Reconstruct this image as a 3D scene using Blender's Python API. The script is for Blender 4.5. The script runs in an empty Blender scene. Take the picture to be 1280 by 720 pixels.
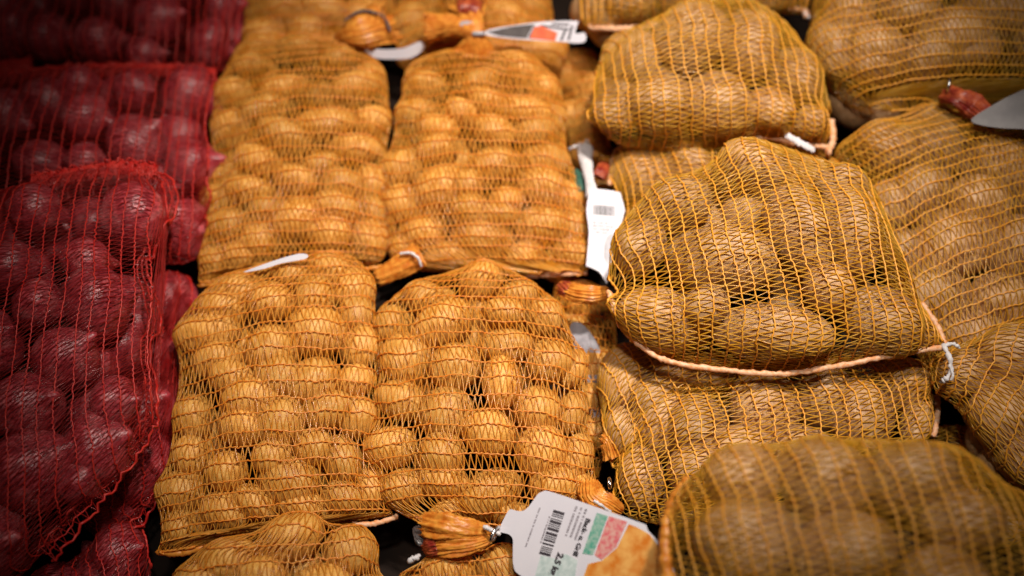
import bpy, math, random
import numpy as np
from mathutils import Vector, Matrix
from mathutils.bvhtree import BVHTree

SC = bpy.context.scene
COL = SC.collection
random.seed(7)
R = math.radians

# ------------------------------------------------------------------ camera
FPX = 1458.0                       # focal length in pixels of the 1280 x 720 photograph
PITCH = R(58)
TARGET = np.array([0.0, 0.0, 0.08])
DIR = np.array([0.0, math.cos(PITCH), -math.sin(PITCH)])
UPV = np.array([0.0, math.sin(PITCH), math.cos(PITCH)])
CAM = TARGET - 1.35 * DIR
cd = bpy.data.cameras.new('camera')
cam = bpy.data.objects.new('camera', cd); COL.objects.link(cam)
cam.location = CAM; cam.rotation_euler = (math.pi / 2 - PITCH, 0, 0)
cd.sensor_width = 36; cd.lens = 36 * FPX / 1280
cd.clip_start = 0.01; cd.clip_end = 50
cd.dof.use_dof = True; cd.dof.focus_distance = 1.205; cd.dof.aperture_fstop = 1.75
SC.camera = cam

# ------------------------------------------------------------------ world, lamps, exposure
w = bpy.data.worlds.new('World'); SC.world = w; w.use_nodes = True
w.node_tree.nodes['Background'].inputs[0].default_value = (1.0, 0.86, 0.74, 1)
w.node_tree.nodes['Background'].inputs[1].default_value = 0.008

def lamp(name, kind, loc, aim, energy, color, **kw):
    l = bpy.data.lights.new(name, kind); l.energy = energy; l.color = color
    for k, v in kw.items(): setattr(l, k, v)
    o = bpy.data.objects.new(name, l); COL.objects.link(o); o.location = loc
    o.rotation_euler = (Vector(aim) - Vector(loc)).to_track_quat('-Z', 'Y').to_euler()
    return o
lamp('ceiling_spot', 'SPOT', (0.46, 0.36, 2.33), (0.05, 0.09, 0.1), 325, (1.0, 0.90, 0.81),
     spot_size=R(33), spot_blend=1.0, shadow_soft_size=0.08)
lamp('ceiling_spot', 'SPOT', (-0.02, -0.30, 2.45), (0.12, 0.04, 0.1), 90, (1.0, 0.92, 0.85),
     spot_size=R(40), spot_blend=1.0, shadow_soft_size=0.08)
lamp('overhead_fill', 'AREA', (0.0, 0.5, 2.9), (0, 0.1, 0), 5, (1.0, 0.9, 0.82), shape='DISK', size=1.2)  # weak fill added to lift the shadows, not a fixture of the hall

SC.view_settings.view_transform = 'Standard'; SC.view_settings.look = 'None'
SC.view_settings.exposure = 0.0; SC.view_settings.gamma = 1.0
SC.render.engine = 'CYCLES'
SC.cycles.use_denoising = True
SC.cycles.max_bounces = 8; SC.cycles.transparent_max_bounces = 12

# ------------------------------------------------------------------ materials
def mat(name):
    m = bpy.data.materials.new(name); m.use_nodes = True
    nt = m.node_tree; b = nt.nodes['Principled BSDF']
    return m, nt, b
def N(nt, typ, **kw):
    n = nt.nodes.new(typ)
    for k, v in kw.items(): setattr(n, k, v)
    return n
def ramp(nt, stops, fac):
    r = N(nt, 'ShaderNodeValToRGB')
    e = r.color_ramp.elements
    while len(e) < len(stops): e.new(0.5)
    for i, (p, c) in enumerate(stops):
        e[i].position = p; e[i].color = (*c, 1)
    nt.links.new(fac, r.inputs[0]); return r.outputs[0]
def mix(nt, a, b, fac, typ='MIX'):
    m = N(nt, 'ShaderNodeMix', data_type='RGBA', blend_type=typ)
    for s, v in ((6, a), (7, b), (0, fac)):
        if isinstance(v, (int, float)): m.inputs[s].default_value = v
        elif isinstance(v, tuple): m.inputs[s].default_value = (*v, 1)
        else: nt.links.new(v, m.inputs[s])
    return m.outputs[2]

def skin(name, lo, mid, hi, spot, rough, dust=None, streak=False, spec=0.5):
    m, nt, b = mat(name)
    tc = N(nt, 'ShaderNodeTexCoord'); oi = N(nt, 'ShaderNodeObjectInfo')
    add = N(nt, 'ShaderNodeVectorMath', operation='ADD')
    mul = N(nt, 'ShaderNodeMath', operation='MULTIPLY'); mul.inputs[1].default_value = 37.0
    nt.links.new(oi.outputs['Random'], mul.inputs[0])
    nt.links.new(tc.outputs['Object'], add.inputs[0]); nt.links.new(mul.outputs[0], add.inputs[1])
    v = add.outputs[0]
    n1 = N(nt, 'ShaderNodeTexNoise'); n1.inputs['Scale'].default_value = 2.2; n1.inputs['Detail'].default_value = 6
    nt.links.new(v, n1.inputs['Vector'])
    c = ramp(nt, [(0.3, lo), (0.5, mid), (0.72, hi)], n1.outputs[0])
    if streak:
        mp = N(nt, 'ShaderNodeMapping'); mp.inputs['Scale'].default_value = (7, 7, 0.7)
        nt.links.new(v, mp.inputs[0])
        n3 = N(nt, 'ShaderNodeTexNoise'); n3.inputs['Scale'].default_value = 2.5; n3.inputs['Detail'].default_value = 4
        nt.links.new(mp.outputs[0], n3.inputs['Vector'])
        c = mix(nt, c, ramp(nt, [(0.42, (0.25, 0.22, 0.25)), (0.6, (1, 1, 1))], n3.outputs[0]), 0.65, 'MULTIPLY')
    else:
        vo = N(nt, 'ShaderNodeTexVoronoi'); vo.inputs['Scale'].default_value = 4.5
        nt.links.new(v, vo.inputs['Vector'])
        f = ramp(nt, [(0.03, (1, 1, 1)), (0.10, (0, 0, 0))], vo.outputs['Distance'])
        c = mix(nt, c, spot, f)
        n4 = N(nt, 'ShaderNodeTexNoise'); n4.inputs['Scale'].default_value = 14; n4.inputs['Detail'].default_value = 5
        nt.links.new(v, n4.inputs['Vector'])
        c = mix(nt, c, ramp(nt, [(0.35, (0.7, 0.62, 0.55)), (0.6, (1, 1, 1))], n4.outputs[0]), 0.6, 'MULTIPLY')
    hs = N(nt, 'ShaderNodeHueSaturation')
    vr = N(nt, 'ShaderNodeMapRange'); vr.inputs[3].default_value = 0.78; vr.inputs[4].default_value = 1.15
    nt.links.new(oi.outputs['Random'], vr.inputs[0]); nt.links.new(vr.outputs[0], hs.inputs['Value'])
    nt.links.new(c, hs.inputs['Color'])
    nt.links.new(hs.outputs[0], b.inputs['Base Color'])
    b.inputs['Roughness'].default_value = rough
    b.inputs['Specular IOR Level'].default_value = spec
    bp = N(nt, 'ShaderNodeBump'); bp.inputs['Strength'].default_value = 0.14; bp.inputs['Distance'].default_value = 0.03
    n2 = N(nt, 'ShaderNodeTexNoise'); n2.inputs['Scale'].default_value = 9; n2.inputs['Detail'].default_value = 6
    nt.links.new(v, n2.inputs['Vector']); nt.links.new(n2.outputs[0], bp.inputs['Height'])
    nt.links.new(bp.outputs[0], b.inputs['Normal'])
    return m

def plastic(name, c1, c2, rough, trans, scale=60, spec=0.5):
    m, nt, b = mat(name)
    tc = N(nt, 'ShaderNodeTexCoord')
    n1 = N(nt, 'ShaderNodeTexNoise'); n1.inputs['Scale'].default_value = scale; n1.inputs['Detail'].default_value = 3
    nt.links.new(tc.outputs['Object'], n1.inputs['Vector'])
    c = ramp(nt, [(0.35, c1), (0.65, c2)], n1.outputs[0])
    nt.links.new(c, b.inputs['Base Color']); b.inputs['Roughness'].default_value = rough
    b.inputs['Specular IOR Level'].default_value = spec
    if trans > 0:
        t = N(nt, 'ShaderNodeBsdfTranslucent'); nt.links.new(c, t.inputs[0])
        ms = N(nt, 'ShaderNodeMixShader'); ms.inputs[0].default_value = trans
        nt.links.new(b.outputs[0], ms.inputs[1]); nt.links.new(t.outputs[0], ms.inputs[2])
        nt.links.new(ms.outputs[0], nt.nodes['Material Output'].inputs[0])
    return m

M = {}
M['potato_small'] = skin('yellow_potato_skin', (0.57, 0.275, 0.045), (0.70, 0.37, 0.075), (0.76, 0.45, 0.125), (0.16, 0.07, 0.02), 0.52, spec=0.35)
M['potato_large'] = skin('dull_potato_skin', (0.34, 0.18, 0.075), (0.50, 0.29, 0.125), (0.60, 0.39, 0.20), (0.10, 0.05, 0.03), 0.55)
M['onion'] = skin('red_onion_skin', (0.32, 0.022, 0.032), (0.52, 0.062, 0.075), (0.64, 0.17, 0.17), (0.1, 0, 0), 0.30, streak=True)
M['tape_small'] = plastic('orange_net_tape', (0.84, 0.38, 0.035), (0.90, 0.50, 0.10), 0.20, 0.5)
M['knit_small'] = plastic('orange_net_knit', (0.92, 0.34, 0.035), (0.94, 0.44, 0.07), 0.38, 0.45)
M['tape_large'] = plastic('yellow_net_tape', (0.76, 0.40, 0.025), (0.85, 0.52, 0.08), 0.22, 0.5)
M['knit_large'] = plastic('amber_net_knit', (0.90, 0.38, 0.03), (0.93, 0.47, 0.06), 0.40, 0.25)
M['tape_onion'] = plastic('red_net_tape', (0.42, 0.015, 0.015), (0.58, 0.05, 0.045), 0.16, 0.4)
M['knit_onion'] = plastic('red_net_knit', (0.60, 0.018, 0.014), (0.70, 0.045, 0.03), 0.42, 0.15)
M['hem'] = plastic('peach_hem', (0.84, 0.36, 0.13), (0.88, 0.58, 0.36), 0.5, 0.2, 260)
M['neck'] = plastic('gathered_orange_net', (0.62, 0.17, 0.015), (0.85, 0.36, 0.05), 0.4, 0.2, 150)
M['red_print'] = plastic('red_film', (0.22, 0.018, 0.012), (0.48, 0.10, 0.03), 0.35, 0.1, 90)
M['string'] = plastic('white_string', (0.62, 0.58, 0.58), (0.78, 0.75, 0.74), 0.6, 0.1, 300)
M['tag'] = plastic('white_tag_card', (0.62, 0.60, 0.65), (0.66, 0.64, 0.68), 0.5, 0.0, 20)
M['grey_film'] = plastic('grey_film', (0.22, 0.21, 0.23), (0.46, 0.45, 0.48), 0.3, 0.1, 40)
M['dark_film'] = plastic('dark_grey_film', (0.05, 0.04, 0.04), (0.11, 0.095, 0.09), 0.35, 0.1, 40)
M['ink'] = plastic('black_ink', (0.035, 0.03, 0.035), (0.06, 0.05, 0.06), 0.5, 0, 60)
M['grey_ink'] = plastic('grey_ink', (0.22, 0.20, 0.22), (0.36, 0.33, 0.36), 0.5, 0, 200)
M['green_ink'] = plastic('green_ink', (0.08, 0.32, 0.23), (0.32, 0.46, 0.38), 0.45, 0, 260)
M['pale_green_ink'] = plastic('pale_green_ink', (0.42, 0.52, 0.50), (0.58, 0.66, 0.64), 0.45, 0, 200)
M['pink_ink'] = plastic('pink_ink', (0.62, 0.12, 0.14), (0.66, 0.36, 0.30), 0.45, 0, 260)
M['orange_print'] = plastic('orange_print', (0.62, 0.18, 0.012), (0.78, 0.40, 0.10), 0.45, 0, 90)
M['red_ink'] = plastic('red_ink', (0.72, 0.09, 0.025), (0.80, 0.14, 0.04), 0.45, 0, 90)
M['metal'] = plastic('clip_metal', (0.55, 0.53, 0.52), (0.7, 0.68, 0.66), 0.22, 0, 80)
M['metal'].node_tree.nodes['Principled BSDF'].inputs['Metallic'].default_value = 1.0
M['table'] = plastic('dark_wood', (0.010, 0.006, 0.004), (0.02, 0.011, 0.007), 0.75, 0, 12, 0.1)
M['dark_green'] = plastic('dark_green_film', (0.02, 0.07, 0.05), (0.05, 0.14, 0.10), 0.35, 0.05, 80)

# ------------------------------------------------------------------ low level helpers
def px_ray(px, py):
    d = DIR + np.array([1.0, 0, 0]) * ((px - 640) / FPX) + UPV * ((360 - py) / FPX)
    return d
def on_plane(px, py, p0, n):
    d = px_ray(px, py)
    return CAM + d * (np.dot(p0 - CAM, n) / np.dot(d, n))
def at(px, py, z):
    return on_plane(px, py, np.array([0, 0, z]), np.array([0, 0, 1.0]))
def depth(p): return float(np.dot(p - CAM, DIR))

def raw_mesh(name, verts, faces, mats, midx=None, smooth=True):
    """verts (n,3), faces (m,4) or (m,3) arrays"""
    me = bpy.data.meshes.new(name)
    verts = np.ascontiguousarray(verts, dtype=np.float32); faces = np.ascontiguousarray(faces, dtype=np.int32)
    k = faces.shape[1]
    me.vertices.add(len(verts)); me.vertices.foreach_set('co', verts.ravel())
    me.loops.add(faces.size); me.loops.foreach_set('vertex_index', faces.ravel())
    me.polygons.add(len(faces)); me.polygons.foreach_set('loop_start', np.arange(0, faces.size, k, dtype=np.int32))
    for m in mats: me.materials.append(m)
    if midx is not None: me.polygons.foreach_set('material_index', np.ascontiguousarray(midx, dtype=np.int32))
    me.polygons.foreach_set('use_smooth', np.full(len(faces), smooth))
    me.update(calc_edges=True); me.validate()
    return me
def obj(name, me, parent=None, **props):
    o = bpy.data.objects.new(name, me); COL.objects.link(o)
    if parent is not None: o.parent = parent
    for k, v in props.items(): o[k] = v
    return o
def thing(name, label, cat, loc, group=None):
    o = bpy.data.objects.new(name, None); COL.objects.link(o); o.location = loc
    o.empty_display_size = 0.05
    o['label'] = label; o['category'] = cat
    if group: o['group'] = group
    return o

def tubes(P, Nn, rw, rh, sides):
    """P (p,n,3) centre lines, Nn (p,n,3) normals, rw/rh half width and half height (scalars or (p,n))"""
    T = np.gradient(P, axis=1); T /= np.linalg.norm(T, axis=2, keepdims=True) + 1e-12
    S = np.cross(Nn, T); S /= np.linalg.norm(S, axis=2, keepdims=True) + 1e-12
    U = np.cross(T, S)
    p, n, _ = P.shape
    rw = np.broadcast_to(np.asarray(rw, float), (p, n)); rh = np.broadcast_to(np.asarray(rh, float), (p, n))
    a = np.arange(sides) / sides * 2 * np.pi + (np.pi / 2 if sides == 3 else np.pi / 4)
    V = (P[:, :, None, :] + S[:, :, None, :] * (np.cos(a)[None, None, :, None] * rw[:, :, None, None])
         + U[:, :, None, :] * (np.sin(a)[None, None, :, None] * rh[:, :, None, None]))
    idx = np.arange(p * n * sides).reshape(p, n, sides)
    a0 = idx[:, :-1]; a1 = idx[:, 1:]
    F = np.stack([a0, np.roll(a0, -1, 2), np.roll(a1, -1, 2), a1], -1).reshape(-1, 4)
    return V.reshape(-1, 3), F

class Joined:
    def __init__(s): s.v = []; s.f = []; s.m = []; s.n = 0
    def add(s, vf, m=0):
        v, f = vf
        s.v.append(v); s.f.append(f + s.n); s.m.append(np.full(len(f), m)); s.n += len(v)
    def mesh(s, name, mats, origin=(0, 0, 0)):
        return raw_mesh(name, np.concatenate(s.v) - np.asarray(origin), np.concatenate(s.f), mats, np.concatenate(s.m))

def catmull(pts, closed, sub):
    pts = np.asarray(pts, float); n = len(pts); out = []
    rng = range(n if closed else n - 1)
    for i in rng:
        if closed: p0, p1, p2, p3 = (pts[(i + k) % n] for k in (-1, 0, 1, 2))
        else: p0, p1, p2, p3 = pts[max(i - 1, 0)], pts[i], pts[i + 1], pts[min(i + 2, n - 1)]
        for t in np.arange(sub) / sub:
            out.append(0.5 * ((2 * p1) + (-p0 + p2) * t + (2 * p0 - 5 * p1 + 4 * p2 - p3) * t * t + (-p0 + 3 * p1 - 3 * p2 + p3) * t ** 3))
    if not closed: out.append(pts[-1])
    return np.array(out)

def cord(points, r, mat_, name, parent, origin, bump=0.25, sub=10, seed=1, flat=1.0, knit=0.0):
    """a bumpy cord or hem along world points"""
    P = catmull(points, False, sub); rs = np.random.RandomState(seed)
    n = len(P)
    P = P + rs.normal(0, r * 0.12, P.shape)
    nn = np.tile(np.array([0.0, -0.45, 0.9]), (n, 1))
    rr = r * (1 + bump * rs.uniform(-1, 1, n)); rr[0] = rr[-1] = r * 0.05
    v, f = tubes(P[None], nn[None], rr[None], (rr * flat)[None], 8)
    j = Joined(); j.add((v, f))
    return obj(name, j.mesh(name, [mat_], origin), parent)

# ------------------------------------------------------------------ vegetables
def ico(sub):
    import bmesh
    bm = bmesh.new(); bmesh.ops.create_icosphere(bm, subdivisions=sub, radius=1)
    v = np.array([x.co[:] for x in bm.verts]); f = np.array([[q.index for q in p.verts] for p in bm.faces]); bm.free()
    return v, f
ICO = ico(4)
def lumps(v, seed, amp, freq):
    rs = np.random.RandomState(seed); d = np.zeros(len(v))
    for _ in range(7):
        k = rs.normal(0, freq, 3); d += np.sin(v @ k + rs.uniform(0, 6.28)) / 7
    return d * amp
POT = {'potato_small': [], 'potato_large': [], 'onion': []}
LOW = {'potato_small': [], 'potato_large': [], 'onion': []}
ICO3 = ico(3)
BOTH = ((ICO, POT), (ICO3, LOW))
for kind, amp, fr in (('potato_small', 0.12, 1.6), ('potato_large', 0.22, 1.9)):
    for q in range(5):
        for (v0, f), store in BOTH:
            v = v0 * (1 + lumps(v0, 40 + q, amp, fr) + lumps(v0, 90 + q, 0.015, 6))[:, None]
            rs = np.random.RandomState(300 + q)
            for _ in range(6):                               # eyes: small dents
                c = rs.normal(0, 1, 3); c /= np.linalg.norm(c)
                d2 = ((v0 - c) ** 2).sum(1); v = v * (1 - 0.045 * np.exp(-d2 / 0.018))[:, None]
            store[kind].append(raw_mesh('potato', v, f, [M[kind]]) if store is POT else (v, f))
for q in range(4):
    for (v, f), store in BOTH:
        rad = np.hypot(v[:, 0], v[:, 1])
        z = v[:, 2] * 0.9 + np.where(v[:, 2] > 0, 0.42 * np.exp(-(rad / 0.24) ** 2), -0.12 * np.exp(-(rad / 0.2) ** 2))
        an = np.arctan2(v[:, 1], v[:, 0])
        k = 1 + 0.012 * np.sin(an * 9 + q) + lumps(v, 60 + q, 0.08, 1.6)
        v = np.stack([v[:, 0] * k, v[:, 1] * k, z], 1)
        store['onion'].append(raw_mesh('onion', v, f, [M['onion']]) if store is POT else (v, f))

def rot3(rx, ry, rz):
    return np.array(Matrix.Rotation(rz, 3, 'Z') @ Matrix.Rotation(ry, 3, 'Y') @ Matrix.Rotation(rx, 3, 'X'))

# ------------------------------------------------------------------ the net sack
def sack(label, outline, z, tilt, H, alpha, veg, kind, seed, group, roll=0.0, strand=0.0165, leg=0.0033,
         tape=0.00084, knit=0.00082, bend=0.0, auto=None, hpow=0.8, name=None, cat=None, sag=0.0015, fill=None, grow=1.0):
    rs = np.random.RandomState(seed)
    Rm = np.array(Matrix.Rotation(R(tilt), 3, 'X') @ Matrix.Rotation(R(roll), 3, 'Y'))
    ex, ey, n = Rm[:, 0], Rm[:, 1], Rm[:, 2]
    c_px = np.mean(outline, 0)
    p0 = at(c_px[0], c_px[1], z)
    W = np.array([on_plane(x, y, p0, n) for x, y in outline])
    L2 = np.stack([(W - p0) @ ex, (W - p0) @ ey], 1)
    L2 = catmull(L2, True, 6)
    ca, sa = math.cos(R(alpha)), math.sin(R(alpha))
    S = L2[:, 0] * ca + L2[:, 1] * sa; T = -L2[:, 0] * sa + L2[:, 1] * ca
    tmin, tmax = T.min(), T.max(); tc, th = (tmin + tmax) / 2, (tmax - tmin) / 2
    tt = tc + th * np.linspace(-0.998, 0.998, 241)
    S2, T2 = np.roll(S, -1), np.roll(T, -1)
    lo = np.empty_like(tt); hi = np.empty_like(tt)
    for i, t in enumerate(tt):
        cr = ((T <= t) & (T2 > t)) | ((T2 <= t) & (T > t))
        s = S[cr] + (t - T[cr]) / (T2[cr] - T[cr]) * (S2[cr] - S[cr])
        lo[i], hi[i] = s.min(), s.max()
    chord = hi - lo; cmax = chord.max()

    def prof(tau, ch):
        return H * (np.clip(1 - np.abs(tau) ** 2.6, 0, 1)) ** 0.55 * np.clip(ch / cmax * 1.25, 0, 1) ** 0.6
    def base(u, th_):
        tau = 0.55 * u + 0.45 * np.sin(u * np.pi / 2)
        t = tc + th * tau
        l = np.interp(t, tt, lo); h = np.interp(t, tt, hi)
        cs = np.cos(th_); sn = np.sin(th_)
        s = (l + h) / 2 + (h - l) / 2 * cs
        t = t + bend * (1 - cs ** 2) * (1 - tau ** 2)
        zz = prof(tau, h - l) * np.sign(sn) * np.abs(sn) ** hpow
        zz = np.where(zz < 0, zz * 0.85, zz)
        return np.stack([s * ca - t * sa, s * sa + t * ca, zz], -1)
    def height(x, y):
        s = x * ca + y * sa; t = -x * sa + y * ca
        tau = np.clip((t - tc) / th, -0.99, 0.99)
        l = np.interp(t, tt, lo); h = np.interp(t, tt, hi)
        c = np.clip((s - (l + h) / 2) / max((h - l) / 2, 1e-6), -0.995, 0.995)
        return float(prof(tau, h - l) * (1 - c * c) ** (hpow / 2))
    def edge(x, y):
        return float(np.sqrt(((L2 - (x, y)) ** 2).sum(1)).min())

    # vegetables against the net
    items = []
    def put(px, py, rx, ry):
        hz = 0.6 * H
        for _ in range(4):
            q = on_plane(px, py, p0 + n * hz, n)
            x, y = (q - p0) @ ex, (q - p0) @ ey
            sc = FPX / depth(q)
            a = rx / sc; b = ry / sc * 1.10
            c = min((a + b) / 2 * 0.95, 1.15 * min(a, b))
            hz = height(x, y) - c - rs.uniform(-0.001, 0.003)
        r = min(a, b)
        cx, cy = L2.mean(0)
        for _ in range(40):
            if edge(x, y) > 0.72 * r: break
            x += (cx - x) * 0.03; y += (cy - y) * 0.03
        hz = max(min(hz, height(x, y) - c), -0.2 * H)
        if kind == 'onion':
            Rr = rot3(0, math.pi / 2, 0) @ rot3(0, 0, rs.uniform(0, 6.28)); Rr = rot3(0, rs.uniform(-.7, .7), rs.uniform(-.5, .5)) @ Rr; dims = (b * 0.97, b * 1.03, a * 0.92)
        else:
            Rr = rot3(rs.uniform(-.15, .15), rs.uniform(-.15, .15), rs.uniform(-.5, .5)); dims = (a, b, c)
        items.append((np.array([x, y, hz]), Rr, np.array(dims)))
    veg = list(veg)
    if auto:
        mx, my = np.min(outline, 0), np.max(outline, 0)
        tries = 0
        while tries < 500 and len(veg) < auto[0]:
            tries += 1
            px, py = rs.uniform(mx[0], my[0]), rs.uniform(mx[1], my[1])
            rx = auto[1] * rs.uniform(0.85, 1.25); ry = auto[1] * rs.uniform(0.7, 1.0)
            if px < -90 or px > 1370 or py > 800: continue
            q = on_plane(px, py, p0, n); x, y = (q - p0) @ ex, (q - p0) @ ey
            # inside test
            inside = np.sum(((L2[:, 1] > y) != (np.roll(L2[:, 1], -1) > y)) & (x < (np.roll(L2[:, 0], -1) - L2[:, 0]) * (y - L2[:, 1]) / (np.roll(L2[:, 1], -1) - L2[:, 1] + 1e-12) + L2[:, 0])) % 2
            if not inside or edge(x, y) < 0.6 * ry * depth(q) / FPX: continue
            if all(((px - v[0]) / (rx + v[2])) ** 2 + ((py - v[1]) / (ry + v[3])) ** 2 > 0.75 for v in veg): veg.append((px, py, rx, ry))
    for v in veg: j1, j2 = rs.uniform(0.86, 1.2, 2); put(v[0] + rs.uniform(-2, 2), v[1] + rs.uniform(-2, 2), v[2] * grow * j1, v[3] * grow * (j1 + j2) / 2)
    nvis = len(items)
    # a second, deeper layer
    rmean = np.mean([it[2].mean() for it in items])
    for _ in range(int((fill if fill is not None else 0.9) * nvis)):
        for _t in range(110):
            i = rs.randint(len(L2)); f = rs.uniform(0, 0.75) ** 0.5
            q = L2.mean(0) * (1 - f) + L2[i] * f
            if edge(*q) > rmean * 0.9: break
        hh = height(*q); r = rmean * rs.uniform(0.85, 1.1)
        zz = min(hh - 2.3 * rmean, 0.0) - rs.uniform(0.1, 0.4) * H
        items.append((np.array([q[0], q[1], max(zz, -0.85 * H + r * .8)]), rot3(*rs.uniform(0, 6, 3)), np.array([r * 1.1, r, r * 0.95])))

    pick = []
    for it in items:
        flip = rot3(rs.choice([0, math.pi]), 0, rs.choice([0, math.pi])) if kind != 'onion' else np.eye(3)
        pick.append((rs.randint(len(POT[kind])), flip))
    # displacement of the net along the normal of the pillow
    Ni, Nk = 76, 116; TH0, TH1 = -0.75, np.pi + 0.75
    gu = np.linspace(-1, 1, Ni); gk = np.linspace(TH0, TH1, Nk)
    U, K = np.meshgrid(gu, gk, indexing='ij')
    X = base(U * 0.985, K)
    du = np.gradient(X, axis=0); dk = np.gradient(X, axis=1)
    nr = np.cross(dk, du)
    nr /= np.linalg.norm(nr, axis=2, keepdims=True) + 1e-12
    if nr[Ni // 2, Nk // 2, 2] < 0: nr = -nr
    for _ in range(4):
        q = np.pad(nr, ((1, 1), (1, 1), (0, 0)), 'edge'); nr = (q[:-2, 1:-1] + q[2:, 1:-1] + q[1:-1, :-2] + q[1:-1, 2:] + 2 * nr)
        nr /= np.linalg.norm(nr, axis=2, keepdims=True) + 1e-12
    bv, bf, off = [], [], 0
    for (c, Rr, sz), (vi, flip) in list(zip(items, pick))[:nvis]:
        v, f = LOW[kind][vi]
        bv.append((v * sz) @ (Rr @ flip).T + c); bf.append(f + off); off += len(v)
    D = np.full((Ni, Nk), -1.0)
    if bv:
        tree = BVHTree.FromPolygons(np.concatenate(bv).tolist(), np.concatenate(bf).tolist(), all_triangles=True)
        O = X + nr * 0.022
        for i in range(Ni):
            for j in range(Nk):
                h = tree.ray_cast(O[i, j], -nr[i, j], 0.06)
                if h[3] is not None: D[i, j] = 0.022 - h[3]
    D = np.where(D > -0.03, D + 0.0014, -1)
    G = np.maximum(D, -sag)
    for it in range(110):
        q = np.pad(G, 1, 'edge')
        av = (q[:-2, 1:-1] + q[2:, 1:-1] + q[1:-1, :-2] + q[1:-1, 2:]) / 4
        G = np.maximum(av - 0.00008, D)
        G = np.maximum(G, -sag - 0.003)
    q = np.pad(G, 1, 'edge'); G = np.maximum(G, (q[:-2, 1:-1] + q[2:, 1:-1] + q[1:-1, :-2] + q[1:-1, 2:]) / 4)

    def bil(A, u, k):
        fi = np.clip((u + 1) / 2 * (Ni - 1), 0, Ni - 1.001); fk = np.clip((k - TH0) / (TH1 - TH0) * (Nk - 1), 0, Nk - 1.001)
        i = fi.astype(int); j = fk.astype(int); a = fi - i; b = fk - j
        if A.ndim == 3: a = a[..., None]; b = b[..., None]
        return A[i, j] * (1 - a) * (1 - b) + A[i + 1, j] * a * (1 - b) + A[i, j + 1] * (1 - a) * b + A[i + 1, j + 1] * a * b
    XD = X + nr * G[..., None]
    ph = rs.uniform(0, 6.28, 6); dens = 1.0 / (tmax - tmin)
    def warp(u, k):
        return u + dens * (0.004 * np.sin(2.3 * k + ph[0] + 2 * u) + 0.0026 * np.sin(6.1 * k + ph[1] + 3 * u) + 0.0016 * np.sin(13 * k + ph[2] + 9 * u)) * (1 - u * u)
    to_w = lambda p: p0 + p @ Rm.T
    ns = max(6, int(round(th * 2 * 1.12 / strand)))
    lim = 0.90 if kind == 'onion' else 0.985
    us = np.linspace(-lim, lim, ns + 1)
    us[1:-1] += rs.uniform(-0.12, 0.12, ns - 1) * (us[1] - us[0])
    J = Joined()
    def arc_param(u):
        k = np.linspace(TH0 + 0.02, TH1 - 0.02, 240)
        P = bil(XD, np.full(240, u), k)
        d = np.r_[0, np.cumsum(np.linalg.norm(np.diff(P, axis=0), axis=1))]
        return k, d
    for i, u in enumerate(us):
        k, d = arc_param(u)
        nseg = max(24, int(d[-1] / 0.0028))
        kk = np.interp(np.linspace(0, d[-1], nseg), d, k)
        ui = warp(np.full(nseg, u), kk) + (us[1] - us[0]) * 0.04 * (np.arange(nseg) % 2 - 0.5) + (us[1] - us[0]) * 0.03 * rs.normal(0, 1, nseg)
        P = bil(XD, ui, kk) + bil(nr, ui, kk) * (knit * 0.6)
        rr = knit * (1 + 0.28 * (np.arange(nseg) % 2 * 2 - 1)) * (1.0 if 0 < i < ns else 1.5)
        J.add(tubes(to_w(P)[None], (bil(nr, ui, kk) @ Rm.T)[None], rr[None], rr[None], 5), 0)
    for i in range(ns):
        um = (us[i] + us[i + 1]) / 2
        k, d = arc_param(um)
        nl = max(10, int(d[-1] / leg))
        g = np.linspace(0, d[-1], nl + 1) + rs.uniform(-0.22, 0.22, nl + 1) * leg
        slip = rs.uniform(-0.5, 0.5) * leg
        kk = np.interp(g, d, k)
        side = (np.arange(nl + 1) % 2)
        ue = np.where(side == 0, us[i], us[i + 1])
        ue = warp(ue, kk)
        # every leg of the zigzag: quarter points lie on the stretched surface
        f = np.linspace(0, 1, 5)[None, :]
        ul = ue[:-1, None] * (1 - f) + ue[1:, None] * f
        kl = (kk[:-1, None] * (1 - f) + kk[1:, None] * f)
        kl = kl + rs.normal(0, 0.15, (nl, 1)) * (kk[1:, None] - kk[:-1, None]) * np.sin(f * np.pi)
        P = bil(XD, ul, kl) + bil(nr, ul, kl) * 0.0002
        nn = bil(nr, ul, kl) @ Rm.T
        nn = nn + rs.normal(0, 0.35, (nl, 1, 3))
        wv = tape * rs.uniform(0.7, 1.25, (nl, 1)) * np.ones((1, 5))
        J.add(tubes(to_w(P), nn, wv, wv * 0.45, 3), 1)

    nm = {'onion': 'onion_sack'}.get(kind, 'potato_sack')
    base_pt = p0 - n * H * 0.85
    root = thing(name or nm, label, cat or ('onion sack' if kind == 'onion' else 'potato sack'), base_pt, group)
    mk = {'potato_small': 'small', 'potato_large': 'large', 'onion': 'onion'}[kind]
    obj('netting', J.mesh('netting', [M['knit_' + mk], M['tape_' + mk]], base_pt), root)
    vn = 'onion' if kind == 'onion' else 'potato'
    for (c, Rr, s), (vi, flip) in zip(items, pick):
        o = obj(vn, POT[kind][vi], root)
        Mx = Matrix((Rm @ Rr @ flip).tolist()).to_4x4()
        o.matrix_local = Matrix.Translation(Vector(p0 + c @ Rm.T - base_pt)) @ Mx @ Matrix.Diagonal((*s, 1))
    root_info = dict(root=root, p0=p0, n=n, Rm=Rm, base=base_pt, H=H)
    return root_info

def pl(b, pts, off=0.0):
    """pixels on the middle plane of a sack"""
    return [on_plane(x, y, b['p0'] + b['n'] * off, b['n']) for x, y in pts]

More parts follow.
